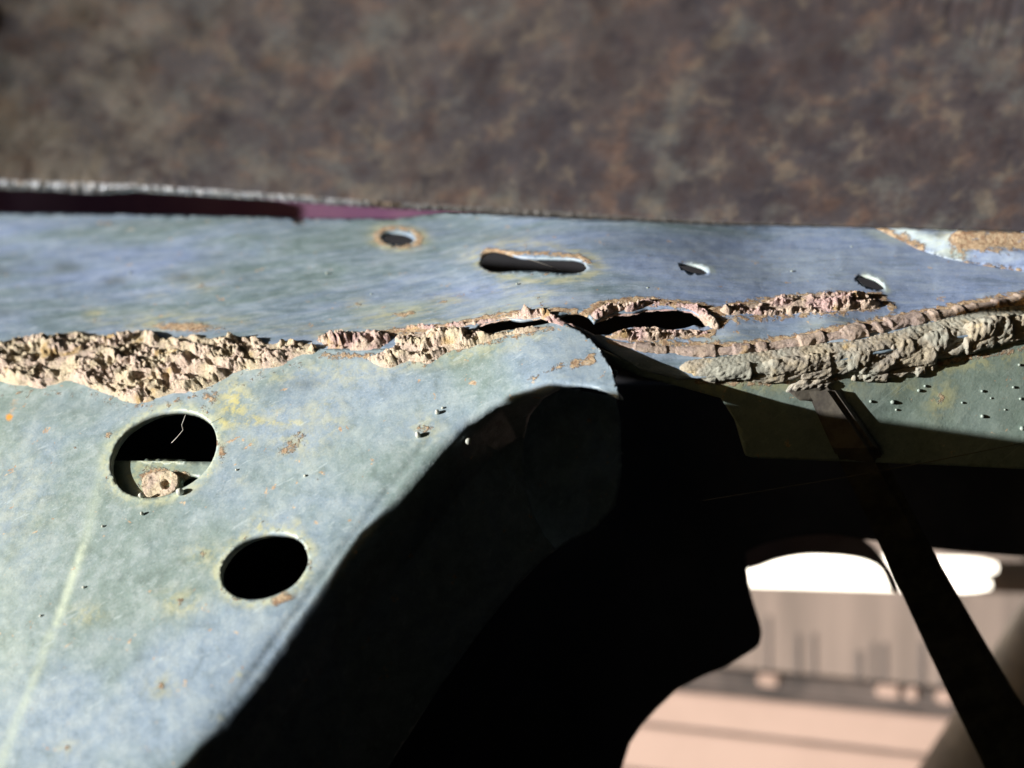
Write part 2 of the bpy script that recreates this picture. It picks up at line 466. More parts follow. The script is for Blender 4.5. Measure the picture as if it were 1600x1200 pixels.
webStain = vmax(
    blobs([(365, 630, 26, 34, 0, .95), (385, 655, 34, 9, 5, .95), (440, 660, 46, 5, 2, .8), (350, 660, 22, 12, 0, .9), (395, 690, 7, 12, 0, .5), (520, 665, 24, 18, 0, .4), (465, 690, 40, 26, 0, .45), (663, 670, 26, 20, 0, .45),
           (282, 942, 30, 20, 0, .5), (252, 1072, 22, 16, 0, .5), (318, 866, 24, 18, 0, .45), (135, 960, 26, 16, 0, .4), (410, 822, 15, 18, 0, .75), (425, 640, 22, 10, 0, .35), (375, 750, 14, 10, 0, .2), (440, 590, 36, 10, 0, .35),
           (376, 1055, 7, 6, 0, .5), (345, 1122, 8, 8, 0, .3), (465, 818, 9, 7, 0, .5), (500, 640, 40, 18, -15, .35), (700, 560, 60, 10, -8, .3), (106, 1168, 18, 12, 0, .35), (540, 590, 50, 16, 0, .3), (30, 780, 60, 90, 0, .14)]),
    ring(413, 885, 77, 55, -22, 7, .55), ring(256, 709, 94, 68, -27, 8, .45), along([(480, 575), (600, 575), (720, 556), (850, 520)], 12, .35))
webPale = vmax(along([(170, 690), (158, 745), (143, 800), (132, 850)], 9, .38), along([(130, 855), (112, 905), (88, 975)], 6.5, .85), along([(80, 990), (62, 1035), (48, 1075), (20, 1140), (0, 1200), (-20, 1260)], 9, .5),
               blobs([(0, 950, 60, 160, 0, .25), (480, 740, 120, 40, -40, .12), (640, 640, 60, 30, 0, .12)]), ring(256, 709, 92, 66, -27, 5, .35), ring(413, 885, 75, 53, -22, 3.5, .4))
webOrange = blobs([(15, 652, 7, 7, 0, .95), (26, 632, 14, 16, 0, .42), (120, 565, 16, 6, 0, .6)])
webDark = blobs([(480, 600, 26, 9, -5, .55), (430, 610, 30, 8, 0, .3), (660, 700, 40, 20, -50, .15), (300, 760, 60, 20, 0, .12), (100, 640, 90, 18, 0, .2)])
webBlueSheen = blobs([(600, 620, 150, 60, 0, .22), (320, 1080, 200, 70, -35, .28), (150, 1150, 150, 60, 0, .2), (850, 560, 80, 40, 0, .22), (560, 800, 80, 40, -50, .08), (500, 600, 60, 30, 0, .25), (30, 700, 200, 150, 0, -.12)])  # bluish sky sheen painted into the colour; the negative blob is greener paint
MW = dict(rust=webRust, stain=webStain, pale=webPale, orange=webOrange, dark=webDark, blue=webBlueSheen)

topRust = vmax(
    blobs([(560, 476, 10, 7, 0, .55), (313, 449, 13, 6, 0, .5), (946, 384, 12, 5, 0, .5), (630, 493, 32, 7, -10, .62), (690, 473, 12, 7, -10, .55), (735, 455, 7, 5, 0, .5), (165, 350, 22, 5, 0, .6), (468, 348, 16, 5, 0, .6),
           (290, 512, 60, 9, 2, .85), (145, 497, 9, 6, 0, .45), (835, 464, 20, 5, 0, .5), (845, 476, 10, 6, 0, .5), (1395, 442, 8, 4, 0, .3), (585, 370, 9, 5, 0, .5), (1150, 395, 4, 3, 0, .2), (820, 385, 9, 7, 0, .5), (1560, 470, 60, 10, -8, .75)]),
    ring(622, 372, 33, 14, 3, 5, .7), along([(752, 400), (762, 392), (800, 397), (860, 398), (905, 402), (922, 411)], 5, .75), along([(760, 424), (830, 428), (900, 429)], 4.5, .42),
    along([(500, 530), (600, 522), (700, 512), (780, 494), (850, 486), (900, 486)], 7, .8), along([(900, 500), (935, 478), (1000, 470), (1100, 480), (1130, 490)], 9, .8),
    along([(1120, 485), (1200, 470), (1300, 460), (1375, 462), (1395, 480)], 10, .72), along([(1120, 500), (1200, 497), (1300, 492), (1370, 482)], 9, .6),
    along([(980, 528), (1060, 540), (1160, 540), (1260, 525), (1360, 505), (1480, 482), (1600, 460)], 10, .72), along([(960, 520), (1040, 528), (1110, 522), (1130, 505)], 8, .7))
topStain = vmax(
    blobs([(560, 476, 17, 10, 0, .5), (313, 449, 24, 9, 0, .4), (300, 440, 40, 14, 0, .25), (620, 492, 60, 12, -8, .6), (700, 470, 30, 10, 0, .5), (265, 505, 90, 14, 0, .6), (150, 492, 18, 12, 0, .5), (235, 460, 20, 5, 0, .4),
           (480, 515, 80, 8, 0, .3), (725, 400, 26, 10, 0, .35), (840, 460, 36, 10, 0, .45), (790, 445, 30, 10, 0, .3), (1130, 535, 60, 14, 0, .35), (800, 378, 40, 8, 0, .5), (1320, 510, 60, 10, 0, .35), (350, 500, 60, 10, 0, .3)]),
    ring(622, 372, 36, 16, 3, 6, .8), ring(838, 410, 95, 28, 4, 5, .55), along([(500, 524), (700, 505), (850, 480)], 14, .4))
topPale = vmax(along([(1075, 412), (1100, 416), (1115, 424)], 5, .55), along([(1350, 430), (1378, 440), (1386, 452)], 6, .7), blobs([(620, 480, 50, 8, -6, .3), (800, 470, 90, 14, -5, .22), (1250, 420, 160, 28, 0, .2), (1380, 370, 30, 8, 20, .5)]))
topDark = blobs([(105, 417, 26, 9, 3, .8), (178, 438, 22, 8, -6, .75), (283, 434, 16, 7, 0, .7), (0, 424, 22, 8, 0, .7), (200, 350, 160, 8, 0, .3), (450, 345, 200, 8, 0, .3), (5, 490, 20, 7, 0, .5), (165, 345, 20, 5, 0, .3), (800, 365, 260, 12, 0, .3), (60, 400, 80, 10, 0, .25),
                (1000, 380, 130, 16, 0, .35), (468, 345, 8, 12, 0, .9), (330, 400, 60, 6, 0, .2)])
topBlueSheen = blobs([(100, 400, 180, 50, 0, .20), (1250, 430, 280, 60, 0, .5), (820, 460, 130, 22, 0, .25), (500, 420, 160, 50, 0, -.16), (950, 375, 150, 20, 0, -.2), (200, 500, 160, 20, 0, -.1)])  # sheen on the right painted in as blue, beside greener patches
MT = dict(rust=topRust, stain=topStain, pale=topPale, orange=blobs([(40, 545, 20, 6, 0, .3)]), dark=topDark, blue=topBlueSheen)

# ------------------------------------------------------------------ the rail (one welded thing)
rail = empty('chassis_rail', (0, 0, 0), 'blue grey painted steel rail with round holes, rusted split seam and thick weld beads', 'chassis rail')

outA = [(-80, 566), (0, 562), (200, 566), (420, 548), (500, 545), (600, 545), (700, 534), (760, 522), (850, 506), (868, 502), (888, 507), (908, 517), (925, 531), (940, 549), (952, 570), (961, 592), (966, 612), (968, 624), (960, 617), (938, 609), (905, 605), (876, 608), (850, 622), (828, 650), (818, 690), (820, 750), (832, 800), (850, 835), (868, 858), (820, 900), (760, 975), (690, 1070), (600, 1210), (545, 1300), (-80, 1300)]
web = sheet('web_panel', outA, [HOLE1, HOLE2], depthA, 4.6, 0.0022, M_web, rail, MW,
            height=lambda x, y: 0.00035 * (fbm(x / 60, y / 60, 3, 4) - .5) + 0.00012 * (fbm(x / 9, y / 9, 8, 3) - .5) + 0.0012 * np.clip(webRust(x, y) - .3, 0, 1) * (fbm(x / 7, y / 7, 5, 3) - .35), seed=2)

SLOT = curve_pts([(752, 406), (757, 398), (772, 393), (790, 396), (812, 403), (850, 405), (885, 405), (906, 408), (915, 414), (916, 421), (906, 426), (880, 426), (845, 423), (812, 422), (785, 424), (765, 423), (753, 416)], 4, True)
HB1 = ell(622, 373.5, 25, 9.5, 5, 26, 0.05, 2)
HB2 = ell(1084, 420, 23, 6.5, 14, 24)
HB3 = ell(1361, 441, 23, 8, 22, 24)
TEAR1 = [(744, 516), (752, 507), (775, 502), (795, 499), (812, 502), (828, 500), (848, 497), (858, 503), (850, 505), (800, 513), (775, 518), (757, 520)]
TEAR2 = [(868, 496), (885, 490), (905, 489), (920, 495), (928, 505), (945, 496), (965, 490), (990, 490), (1010, 484), (1040, 483), (1062, 484), (1080, 487), (1095, 495), (1110, 508), (1098, 512), (1085, 508), (1070, 513), (1050, 515), (1025, 512), (1005, 514), (985, 512), (965, 518), (950, 524), (930, 524), (905, 512), (888, 505)]
TEAR3 = [(1195, 482), (1215, 477), (1245, 475), (1270, 470), (1290, 468), (1296, 471), (1275, 476), (1255, 480), (1230, 484), (1205, 487)]
outB = [(-80, 332), (150, 335), (300, 337), (455, 340), (462, 346), (472, 346), (478, 340), (620, 343), (700, 330), (1000, 320), (1700, 320), (1700, 492), (1600, 508), (1450, 536), (1300, 566), (1180, 584), (1060, 591), (1000, 575), (950, 545), (905, 520), (868, 503), (850, 506), (760, 522), (700, 534), (600, 545), (500, 545), (420, 548), (200, 566), (0, 562), (-80, 566)]
# slit the torn seam open: the first tear sits on the seam itself, so the outline follows it
outB = outB[:outB.index((868, 503)) + 1] + [(858, 500), (848, 496), (828, 499), (812, 501), (795, 498), (775, 501), (752, 506), (742, 514), (700, 526)] + outB[outB.index((600, 545)):]
depthBl = lambda x, y: depthB(x, y)
top = sheet('top_flange', outB, [SLOT, HB1, HB2, HB3, TEAR2, TEAR3], depthBl, 4.6, 0.0009, M_top, rail, MT,
            height=lambda x, y: 0.0012 * (fbm(x / 160, y / 50, 13, 3) - .5) + 0.0002 * (fbm(x / 14, y / 7, 18, 3) - .5) + 0.0022 * np.clip(topRust(x, y) - .35, 0, 1) * (fbm(x / 7, y / 4, 15, 3) - .25), rough=0.8, seed=12)

outC = [(940, 548), (1000, 576), (1060, 588), (1180, 580), (1300, 562), (1450, 532), (1600, 505), (1700, 488), (1700, 738), (1450, 726), (1180, 716), (1165, 712), (1150, 660), (1126, 622), (1060, 604), (1000, 588), (950, 566)]
lowRust = vmax(blobs([(1470, 625, 9, 17, 30, .62), (1410, 608, 7, 6, 0, .45), (1300, 610, 30, 6, -10, .4)]), along([(1090, 596), (1180, 600), (1300, 592), (1400, 580), (1600, 545)], 7, .6))
lowStain = vmax(blobs([(1470, 622, 20, 26, 30, .6), (1410, 608, 22, 10, 0, .4), (1310, 612, 40, 12, 0, .4)]), along([(1090, 602), (1300, 600), (1600, 556)], 12, .45))
Z = lambda x, y: np.zeros(np.shape(x))
low = sheet('side_panel', outC, [], depthC, 6, 0.002, M_low, rail, dict(rust=lowRust, stain=lowStain, pale=blobs([(1320, 615, 50, 14, -10, .3)]), orange=Z, dark=Z, blue=Z),
            height=lambda x, y: 0.0004 * (fbm(x / 50, y / 50, 23, 4) - .5), seed=22)

# lap plate welded over the right end of the flange
outL = [(1352, 345), (1372, 358), (1400, 374), (1435, 391), (1472, 404), (1510, 412), (1550, 418), (1700, 436), (1700, 335), (1400, 335)]
def hL(x, y):
    d, s, p = seg_dist(x, y, [(1352, 345), (1400, 374), (1472, 404), (1550, 418), (1700, 436)])
    r2 = np.exp(-((y - (385 + (x - 1480) * .03)) / 7) ** 2) * sstep(1465, 1500, x)
    return 0.0004 + 0.0028 * sstep(0, 16, d) + 0.0035 * r2 + 0.0006 * (fbm(x / 12, y / 6, 31, 4) - .5)
lapRust = vmax(along([(1356, 350), (1400, 372), (1440, 392)], 9, .70), along([(1490, 393), (1700, 400)], 13, .78), along([(1480, 410), (1560, 420), (1700, 436)], 6, .5), along([(1430, 356), (1540, 360), (1700, 370)], 5, .6))
lap = sheet('lap_plate', outL, [], depthB, 4, 0.0012, M_top, rail, dict(rust=lapRust, stain=along([(1470, 384), (1700, 388)], 14, .5), pale=vmax(along([(1400, 362), (1450, 385), (1500, 405)], 9, .55), along([(1440, 360), (1490, 374)], 5, .9)), orange=Z, dark=Z, blue=lambda x, y: .3 + 0 * x), height=hL, seed=33)

# thick rust scale along the seam
def crust(name, poly, depth, amp, mat, spacing=2.0, edge=10, freq=16, seed=0, pits=None, floor=-0.0003, ridge=None, rough=4):
    def h(x, y):
        d, s, p = seg_dist(x, y, poly, True)
        d = np.where(inside(x, y, poly), d, 0)
        env = sstep(0, edge, d)
        wx = x + 9 * (fbm(x / 18, y / 18, seed + 7, 3) - .5); wy = y + 9 * (fbm(x / 18, y / 18, seed + 8, 3) - .5)
        n = fbm(wx / freq / 2.4, wy / freq / 1.1, seed, 4, 0.5)
        lv = n * 9.0; st = (np.floor(lv) + sstep(.62, 1.0, lv - np.floor(lv))) / 9.0      # flaking layers
        n = 0.45 * n + 0.55 * st
        crack = 1 - sstep(.0, .035, np.abs(fbm(wx / 40, wy / 22, seed + 40, 3) - .5))
        fine = fbm(x / 4.0, y / 4.0, seed + 70, 3, 0.6); mid = fbm(x / 9.0, y / 9.0, seed + 60, 3, 0.6)
        hh = amp * (0.50 + 1.7 * (n - .42)) + 0.0011 * (fine - .5) + 0.0016 * (mid - .5) - amp * 0.5 * crack - amp * 0.9 * sstep(.60, .70, fbm(x / 15 + 31, y / 9, seed + 55, 4, .6))
        if ridge is not None: hh = hh * ridge(x, y)
        if pits is not None:
            pt = np.clip(pits(x, y) * (0.55 + 1.2 * fbm(x / 9, y / 7, seed + 90, 3)), 0, 1); hh = hh * (1 - pt) - 0.0002 * pt
        return floor + env * np.maximum(hh + 0.0004, 0.0007 + 0.0005 * (fine - .3))
    return sheet(name, poly, [], depth, spacing, 0, mat, rail, height=h, rough=rough, seed=seed)

def depthS(x, y):                                # skin of the joint: web below the seam, flange above
    sy = seamY(x)
    f = sstep(-4, 4, y - sy)
    return np.minimum(baseA(x, y), 9) * f + depthB(x, y) * (1 - f)
P1 = curve_pts([(-60, 540), (-20, 534), (40, 526), (85, 522), (125, 514), (150, 519), (180, 521), (212, 513), (240, 514), (262, 522), (300, 519), (345, 525), (400, 525), (422, 531), (450, 530), (480, 532), (498, 540), (494, 554), (470, 560), (440, 574), (400, 580), (372, 584), (345, 598), (318, 610), (300, 616), (272, 616), (240, 628), (215, 634), (185, 626), (150, 612), (120, 602), (96, 602), (70, 610), (30, 606), (-10, 598), (-60, 600)], 3, True)
pits1 = vmax(blobs([(148, 521, 26, 6, 0, 1), (96, 562, 16, 7, -15, 1.1), (100, 580, 10, 20, 10, .9), (255, 525, 14, 7, 20, 1), (318, 585, 16, 9, -10, 1.1), (305, 562, 12, 5, 20, .9), (325, 530, 14, 5, 0, .8), (425, 535, 10, 12, -20, 1.1), (480, 541, 7, 9, 0, 1), (225, 600, 5, 10, 0, .8), (245, 590, 5, 8, 0, .7),
                  (264, 598, 5, 12, 0, .8), (400, 556, 8, 5, 0, .9), (338, 572, 10, 4, 0, .8), (375, 540, 10, 4, 0, .5), (105, 595, 18, 5, 0, .8), (30, 560, 12, 4, 0, .5)]), along([(85, 562), (130, 552), (180, 545), (215, 536)], 2.5, 1.0), along([(215, 536), (245, 548), (300, 545)], 2.0, .7))
crust('rust_scale', P1, depthS, 0.0036, M_crust, 1.9, 12, 15, 101, pits1)
P2 = curve_pts([(494, 530), (505, 520), (530, 516), (560, 515), (590, 514), (612, 518), (622, 528), (612, 538), (590, 548), (560, 551), (530, 549), (506, 545)], 3, True)
crust('rust_scale', P2, depthS, 0.0042, M_pinkrust, 1.7, 14, 15, 203, blobs([(580, 535, 5, 7, 0, .8), (600, 526, 5, 5, 0, .6)]), rough=2)
P3 = curve_pts([(610, 520), (640, 516), (680, 516), (720, 512), (750, 516), (772, 519), (800, 514), (830, 510), (850, 508), (838, 518), (800, 526), (760, 536), (735, 545), (700, 553), (672, 570), (640, 567), (610, 577), (585, 572), (570, 560), (598, 548), (615, 536)], 3, True)
crust('rust_scale', P3, depthS, 0.0032, M_crust, 1.7, 9, 11, 305, vmax(blobs([(700, 540, 20, 4, -12, 1.1), (620, 524, 8, 8, 0, 1), (640, 552, 14, 4, 0, .7), (665, 530, 10, 5, 0, .7)])), rough=3)
P4 = curve_pts([(600, 521), (640, 512), (700, 507), (745, 498), (780, 494), (810, 490), (845, 484), (858, 487), (872, 496), (866, 504), (850, 498), (820, 500), (790, 499), (760, 506), (735, 512), (700, 515), (650, 519)], 3, True)
crust('rust_scale', P4, depthB, 0.0030, M_pinkrust, 1.7, 6, 9, 407, along([(680, 511), (760, 500), (800, 494)], 1.6, .9), rough=2)
P5 = curve_pts([(920, 492), (932, 480), (955, 473), (985, 472), (1010, 466), (1040, 468), (1075, 472), (1100, 480), (1116, 494), (1128, 508), (1122, 520), (1108, 514), (1096, 500), (1080, 489), (1060, 485), (1010, 486), (990, 492), (965, 492), (945, 499), (930, 503)], 3, True)
crust('rust_scale', P5, depthB, 0.0018, M_pinkrust, 1.7, 8, 10, 509, blobs([(1015, 478, 10, 3, 0, .8), (960, 486, 8, 4, 0, .7)]), rough=2.5)
P6 = curve_pts([(940, 527), (965, 518), (990, 511), (1020, 511), (1050, 515), (1075, 512), (1095, 514), (1110, 520), (1100, 527), (1060, 530), (1020, 536), (990, 536), (965, 534)], 3, True)
crust('rust_scale', P6, depthB, 0.0024, M_pinkrust, 1.7, 7, 10, 611, rough=2.5)
P7 = curve_pts([(1122, 484), (1145, 474), (1180, 471), (1220, 462), (1260, 460), (1300, 456), (1340, 457), (1366, 464), (1378, 474), (1370, 485), (1340, 488), (1300, 492), (1250, 495), (1200, 497), (1160, 494), (1130, 494)], 3, True)
crust('rust_scale', P7, depthB, 0.0026, M_pinkrust, 1.7, 8, 9, 713, vmax(blobs([(1170, 480, 12, 6, 0, 1), (1250, 476, 42, 4, -8, 1.2), (1350, 470, 8, 4, 0, .7), (1210, 482, 20, 4, 0, 1)]), along([(1200, 471), (1260, 467), (1330, 464)], 1.8, .8)), rough=2.5)
# folded-back flap of torn sheet over the lip corner
flap = sheet('torn_edge', curve_pts([(838, 487), (848, 482), (862, 490), (880, 500), (905, 512), (922, 528), (915, 528), (896, 516), (872, 506), (852, 498)], 3, True), [], lambda x, y: depthB(x, y) - 0.0012, 3, 0.0008, M_pinkrust, rail, height=lambda x, y: 0.0012 * (fbm(x / 8, y / 8, 51, 3) - .5), seed=51, rough=1.0)

# weld beads: swept lumpy ropes
def bead(name, line, rad, mat, ripple=0.0, rip_step=9.0, lump=0.4, lump_len=26, seed=0, lift=0.4, gaps=None, flat=0.75):
    C2 = np.array(curve_pts(line, 60))
    s = np.r_[0, np.cumsum(np.hypot(*np.diff(C2, axis=0).T))]
    n = int(s[-1] / 1.6)
    q = np.linspace(0, s[-1], n)
    x = np.interp(q, s, C2[:, 0]); y = np.interp(q, s, C2[:, 1])
    t = q / s[-1]
    r = np.interp(t, np.linspace(0, 1, len(rad)), rad)
    base = w3(x, y, depthWeld(x, y)); N = normals(depthWeld, x, y)
    T = np.gradient(base, axis=0); T /= np.linalg.norm(T, axis=1, keepdims=True)
    Bn = np.cross(T, N)
    Bn /= np.linalg.norm(Bn, axis=1, keepdims=True)
    K = 40
    V = []
    sc_ = 0.0002
    env = np.clip(np.minimum(q / 14, (s[-1] - q) / 14), 0.05, 1) ** 0.5
    for k in range(K):
        a = 2 * math.pi * k / K
        ca, sa = math.cos(a), math.sin(a)
        ph = (q - 9 * abs(ca)) / rip_step
        rip = ripple * (np.abs(np.sin(math.pi * ph + 2.2 * vnoise(q / 22, q * 0, seed))) ** 0.6 - .6)
        lm = lump * (fbm(q / lump_len + ca * .5, np.full(n, sa * 0.8 + ca * .9 + 9), seed, 3) - .5) * 2
        fn = 0.15 * (fbm(q / 6.5, np.full(n, a * 3.4 + 40), seed + 5, 3) - .5) * 2
        rr = r * env * (1 + rip + lm + fn)
        if gaps is not None: rr = rr * gaps(q, t)
        V.append(base + (Bn * (ca * rr)[:, None] + N * ((sa * flat + lift) * rr)[:, None]) * sc_)
    V = np.stack(V, 1).reshape(-1, 3)
    Fc = []
    for i in range(n - 1):
        for k in range(K):
            a0 = i * K + k; a1 = i * K + (k + 1) % K
            Fc.append((a0, a1, a1 + K, a0 + K))
    Fc.append(tuple(range(K))[::-1]); Fc.append(tuple((n - 1) * K + k for k in range(K)))
    return link(name, V, Fc, mat, rail)
def depthWeld(x, y):
    x = np.asarray(x, float); y = np.asarray(y, float)
    wy = np.interp(x, [p[0] for p in WELDLINE], [p[1] for p in WELDLINE])
    f = sstep(-5, 5, y - wy)
    return depthB(x, y) * (1 - f) + depthC(x, y) * f
def blob_gaps(seed, lo, step):
    return lambda q, t: lo + (1 - lo) * np.clip(sstep(.28, .50, vnoise(q / step, q * 0 + 2, seed)) * (0.6 + 0.75 * vnoise(q / (step * 3.1), q * 0 + 5, seed)), 0, 1.2)
bead('weld_bead', [(945, 533), (1010, 545), (1100, 549), (1180, 545), (1270, 532), (1350, 516), (1450, 496), (1540, 480), (1680, 458)], [6, 9, 11, 12, 13, 15, 16, 16], M_weldtop, 0.0, 9, 0.34, 20, 5, 0.0, blob_gaps(3, 0.65, 13), 0.62)
bead('weld_bead', [(1062, 576), (1130, 569), (1200, 560), (1280, 550), (1350, 542), (1430, 524), (1520, 503), (1600, 490), (1680, 477)], [10, 12, 12, 13, 15, 16, 15, 15], M_weld, 0.10, 8, 0.20, 26, 15, 0.0, None, 0.7)
bead('weld_bead', [(1080, 586), (1150, 580), (1220, 573), (1290, 566), (1360, 557), (1440, 539), (1530, 518), (1610, 505), (1690, 492)], [10, 13, 16, 18, 20, 20, 20, 19], M_weld, 0.07, 9, 0.30, 20, 19, 0.05, blob_gaps(6, 0.7, 17), 0.7)
bead('weld_bead', [(1095, 591), (1160, 589), (1230, 588), (1290, 580), (1345, 572), (1400, 563), (1470, 549), (1540, 532), (1680, 508)], [7, 8, 10, 13, 15, 15, 14, 14], M_weld, 0.02, 11, 0.36, 24, 25, 0.2, blob_gaps(8, 0.62, 15), 0.7)
bead('weld_bead', [(1330, 592), (1350, 588), (1380, 585), (1420, 581), (1465, 570)], [8, 9, 11, 11, 6], M_weld, 0.0, 10, 0.6, 16, 35, 0.0, blob_gaps(11, 0.5, 12))

bead('weld_bead', [(1228, 612), (1244, 603), (1270, 600), (1304, 596)], [5, 8, 8, 5], M_weld, 0.0, 10, 0.5, 12, 45, 0.3, None, 0.7)
# weld spatter beads
def spatter(px, py, r, depth, stretch=1.0, mat=None):
    import bmesh
    bm = bmesh.new(); bmesh.ops.create_icosphere(bm, subdivisions=2, radius=1)
    P = w3(np.array([px]), np.array([py]), depth(np.array([px]), np.array([py])))[0]
    N = Vector(normals(depth, np.array([float(px)]), np.array([float(py)]))[0])
    q = N.to_track_quat('Z', 'Y')
    for v in bm.verts:
        k = 1 + 0.25 * (random.random() - .5)
        c = Vector((v.co.x * r * k, v.co.y * r * k, v.co.z * r * stretch * k + r * stretch * 0.6))
        v.co = Vector(P) + q @ c
    me = bpy.data.meshes.new('weld_spatter'); bm.to_mesh(me); bm.free()
    me.polygons.foreach_set('use_smooth', [True] * len(me.polygons))
    me.materials.append(mat or M_bead)
    o = bpy.data.objects.new('weld_spatter', me); COL.objects.link(o); o.parent = rail
for px, py, r, st in [(684, 646, .0007, 1.5), (654, 682, .0008, 1.6), (729, 688, .0011, 1.0), (223, 804, .0005, 1.6), (370, 735, .00035, 1.2), (161, 823, .0004, 1.0), (283, 771, .0011, 1.2), (222, 776, .0008, 1.2), (131, 918, .0004, 1), (64, 963, .0004, 1), (692, 638, .0004, 1), (477, 744, .0004, 1.0)]:
    spatter(px, py, r, depthA, st)
for px, py, r, st in [(203, 427, .0006, 1.4), (511, 428, .0007, 1.4), (580, 460, .0005, 1.2), (808, 444, .0006, 1), (1237, 424, .0006, .8), (1331, 386, .0006, .8), (1012, 450, .0005, .8)]:
    spatter(px, py, r * 0.75, depthB, st * 0.6, M_spotb)
for px, py, r, st in [(1394, 628, .0009, 1), (1360, 627, .0006, 1), (1534, 611, .0006, 1), (1583, 605, .0006, 1), (1592, 570, .0006, 1), (1534, 650, .0008, 1.2), (1503, 629, .0005, 1), (1596, 669, .001, 1), (1445, 603, .0006, 1), (1594, 623, .0006, 1), (1548, 622, .0004, 1), (1400, 640, .0005, 1), (1326, 628, .0005, 1), (1435, 610, .0007, 1), (1570, 640, .0004, 1)]:
    spatter(px, py, r * 0.75, depthC, st * 0.8, M_spotb)

# inside the rail: reinforcement seen through the upper hole, with rusted nut, and the dark closing sheet
dR = lambda x, y: baseA(x, y) + 0.0045
reinf = sheet('reinforcement', [(60, 718), (370, 722), (372, 800), (60, 806)], [ell(298, 752, 15, 9, -10, 20)], dR, 6, 0.0015, M_low, rail, dict(rust=blobs([(245, 750, 34, 26, 0, .8), (280, 742, 26, 10, 0, .7)]), stain=blobs([(245, 750, 50, 40, 0, .5)]), pale=Z, orange=Z, dark=Z, blue=Z), seed=61)
nutp = curve_pts([(226, 772), (222, 758), (228, 744), (244, 738), (262, 736), (276, 742), (280, 754), (272, 768), (256, 776), (238, 778)], 3, True)
nutp_in = ell(259, 757, 9, 9, 0, 16)
sheet('rusted_nut', nutp, [nutp_in], lambda x, y: dR(x, y) - 0.0018, 2.5, 0.0025, M_crust, rail, height=lambda x, y: 0.0012 * (fbm(x / 8, y / 8, 77, 4) - .3), seed=62)
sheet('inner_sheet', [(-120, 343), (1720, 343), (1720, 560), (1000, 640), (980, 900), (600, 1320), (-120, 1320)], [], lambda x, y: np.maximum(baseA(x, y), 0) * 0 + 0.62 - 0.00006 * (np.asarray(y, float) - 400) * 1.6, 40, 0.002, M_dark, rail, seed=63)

ya = np.linspace(545, 1900, 30); ev = []
for yy in ya:
    Yq = float(depthA(np.array([-80.0]), np.array([yy]))[0]); p = w3(np.array(-78.0), np.array(yy), Yq)
    ev.append(p.tolist()); ev.append((p + np.array([-0.02, 0.29, 0.0])).tolist())
link('sun_block_sheet', ev, [(2 * k, 2 * k + 1, 2 * k + 3, 2 * k + 2) for k in range(29)], M_dark, rail, smooth=False).modifiers.new('thickness', 'SOLIDIFY').thickness = 0.002  # unseen closure added to keep the sun out of the hollow rail
link('light_baffle', [(-.048, .395, -.004), (-.048, .60, -.004), (-.048, .60, -.20), (-.048, .395, -.20)], [(0, 1, 2, 3)], M_dark, rail, smooth=False).modifiers.new('thickness', 'SOLIDIFY').thickness = 0.002  # unseen sheet added to stop sun leaking through behind the web
sheet('shade_sheet', [(796, 612), (870, 604), (962, 620), (970, 660), (971, 740), (962, 790), (930, 826), (890, 846), (850, 872), (800, 925), (796, 760)], [], lambda x, y: 0.390 + 0.00015 * (x - 796) + 0.00002 * (y - 620), 6, 0.0015, M_web, rail, seed=65)  # added sheet, turned from the sun to keep the cut dark and block light
# crossmember plate added out of view, profile shaped to shadow the rail's right side
import bmesh
bm = bmesh.new()
prof = [(0.06, -0.012), (0.20, 0.006), (0.255, 0.0130), (0.272, 0.0152), (0.289, 0.0158), (0.2960, 0.0115), (0.298, -0.004), (0.2965, -0.03), (0.284, -0.07), (0.270, -0.13), (0.262, -0.30), (0.06, -0.30)]
fr = [bm.verts.new((-0.152 , a, b)) for a, b in prof]; bk = [bm.verts.new((-0.155, a, b)) for a, b in prof]
bm.faces.new(fr); bm.faces.new(bk[::-1])
for k in range(len(prof)): bm.faces.new((fr[k], fr[(k + 1) % len(prof)], bk[(k + 1) % len(prof)], bk[k]))
bmesh.ops.recalc_face_normals(bm, faces=bm.faces)
me = bpy.data.meshes.new('blocker'); bm.to_mesh(me); bm.free(); me.materials.append(M_dark)
cm = bpy.data.objects.new('blocker', me); COL.objects.link(cm)
tag(cm, 'unseen dark crossmember plate at the left edge shading the lower rail', 'blocker')

# ------------------------------------------------------------------ dark bracket sheet with the scalloped opening
OPEN = [(1165, 868), (1170, 860), (1200, 848), (1250, 838), (1300, 835), (1345, 842), (1400, 850), (1500, 862), (1640, 872), (1760, 876), (1760, 1330), (960, 1330), (966, 1240), (972, 1200), (984, 1162), (1004, 1132), (1028, 1106), (1060, 1076), (1100, 1056), (1130, 1044), (1160, 1026), (1184, 1010), (1190, 992), (1188, 975), (1180, 950), (1173, 925), (1168, 895)]
dD = lambda x, y: 0.50 + 0.0 * np.asarray(x, float) + 0.00004 * (np.asarray(y, float) - 800)
outD = [(480, 600), (1790, 600), (1790, 876), (1760, 876), (1640, 872), (1500, 862), (1400, 850), (1345, 842), (1300, 835), (1250, 838), (1200, 848), (1170, 860), (1165, 868), (1168, 895), (1173, 925), (1180, 950), (1188, 975), (1190, 992), (1184, 1010), (1160, 1026), (1130, 1044), (1100, 1056), (1060, 1076), (1028, 1106), (1004, 1132), (984, 1162), (972, 1200), (966, 1240), (960, 1330), (480, 1330)]
outD = outD[:3] + [tuple(p) for p in curve_pts(outD[3:23], 5)] + outD[23:]
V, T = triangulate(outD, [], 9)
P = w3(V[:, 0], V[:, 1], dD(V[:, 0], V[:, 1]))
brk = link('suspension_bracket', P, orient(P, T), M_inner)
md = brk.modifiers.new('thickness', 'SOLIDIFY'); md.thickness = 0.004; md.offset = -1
tag(brk, 'dark shaded steel bracket sheet with a scalloped opening showing the bright wall', 'bracket')
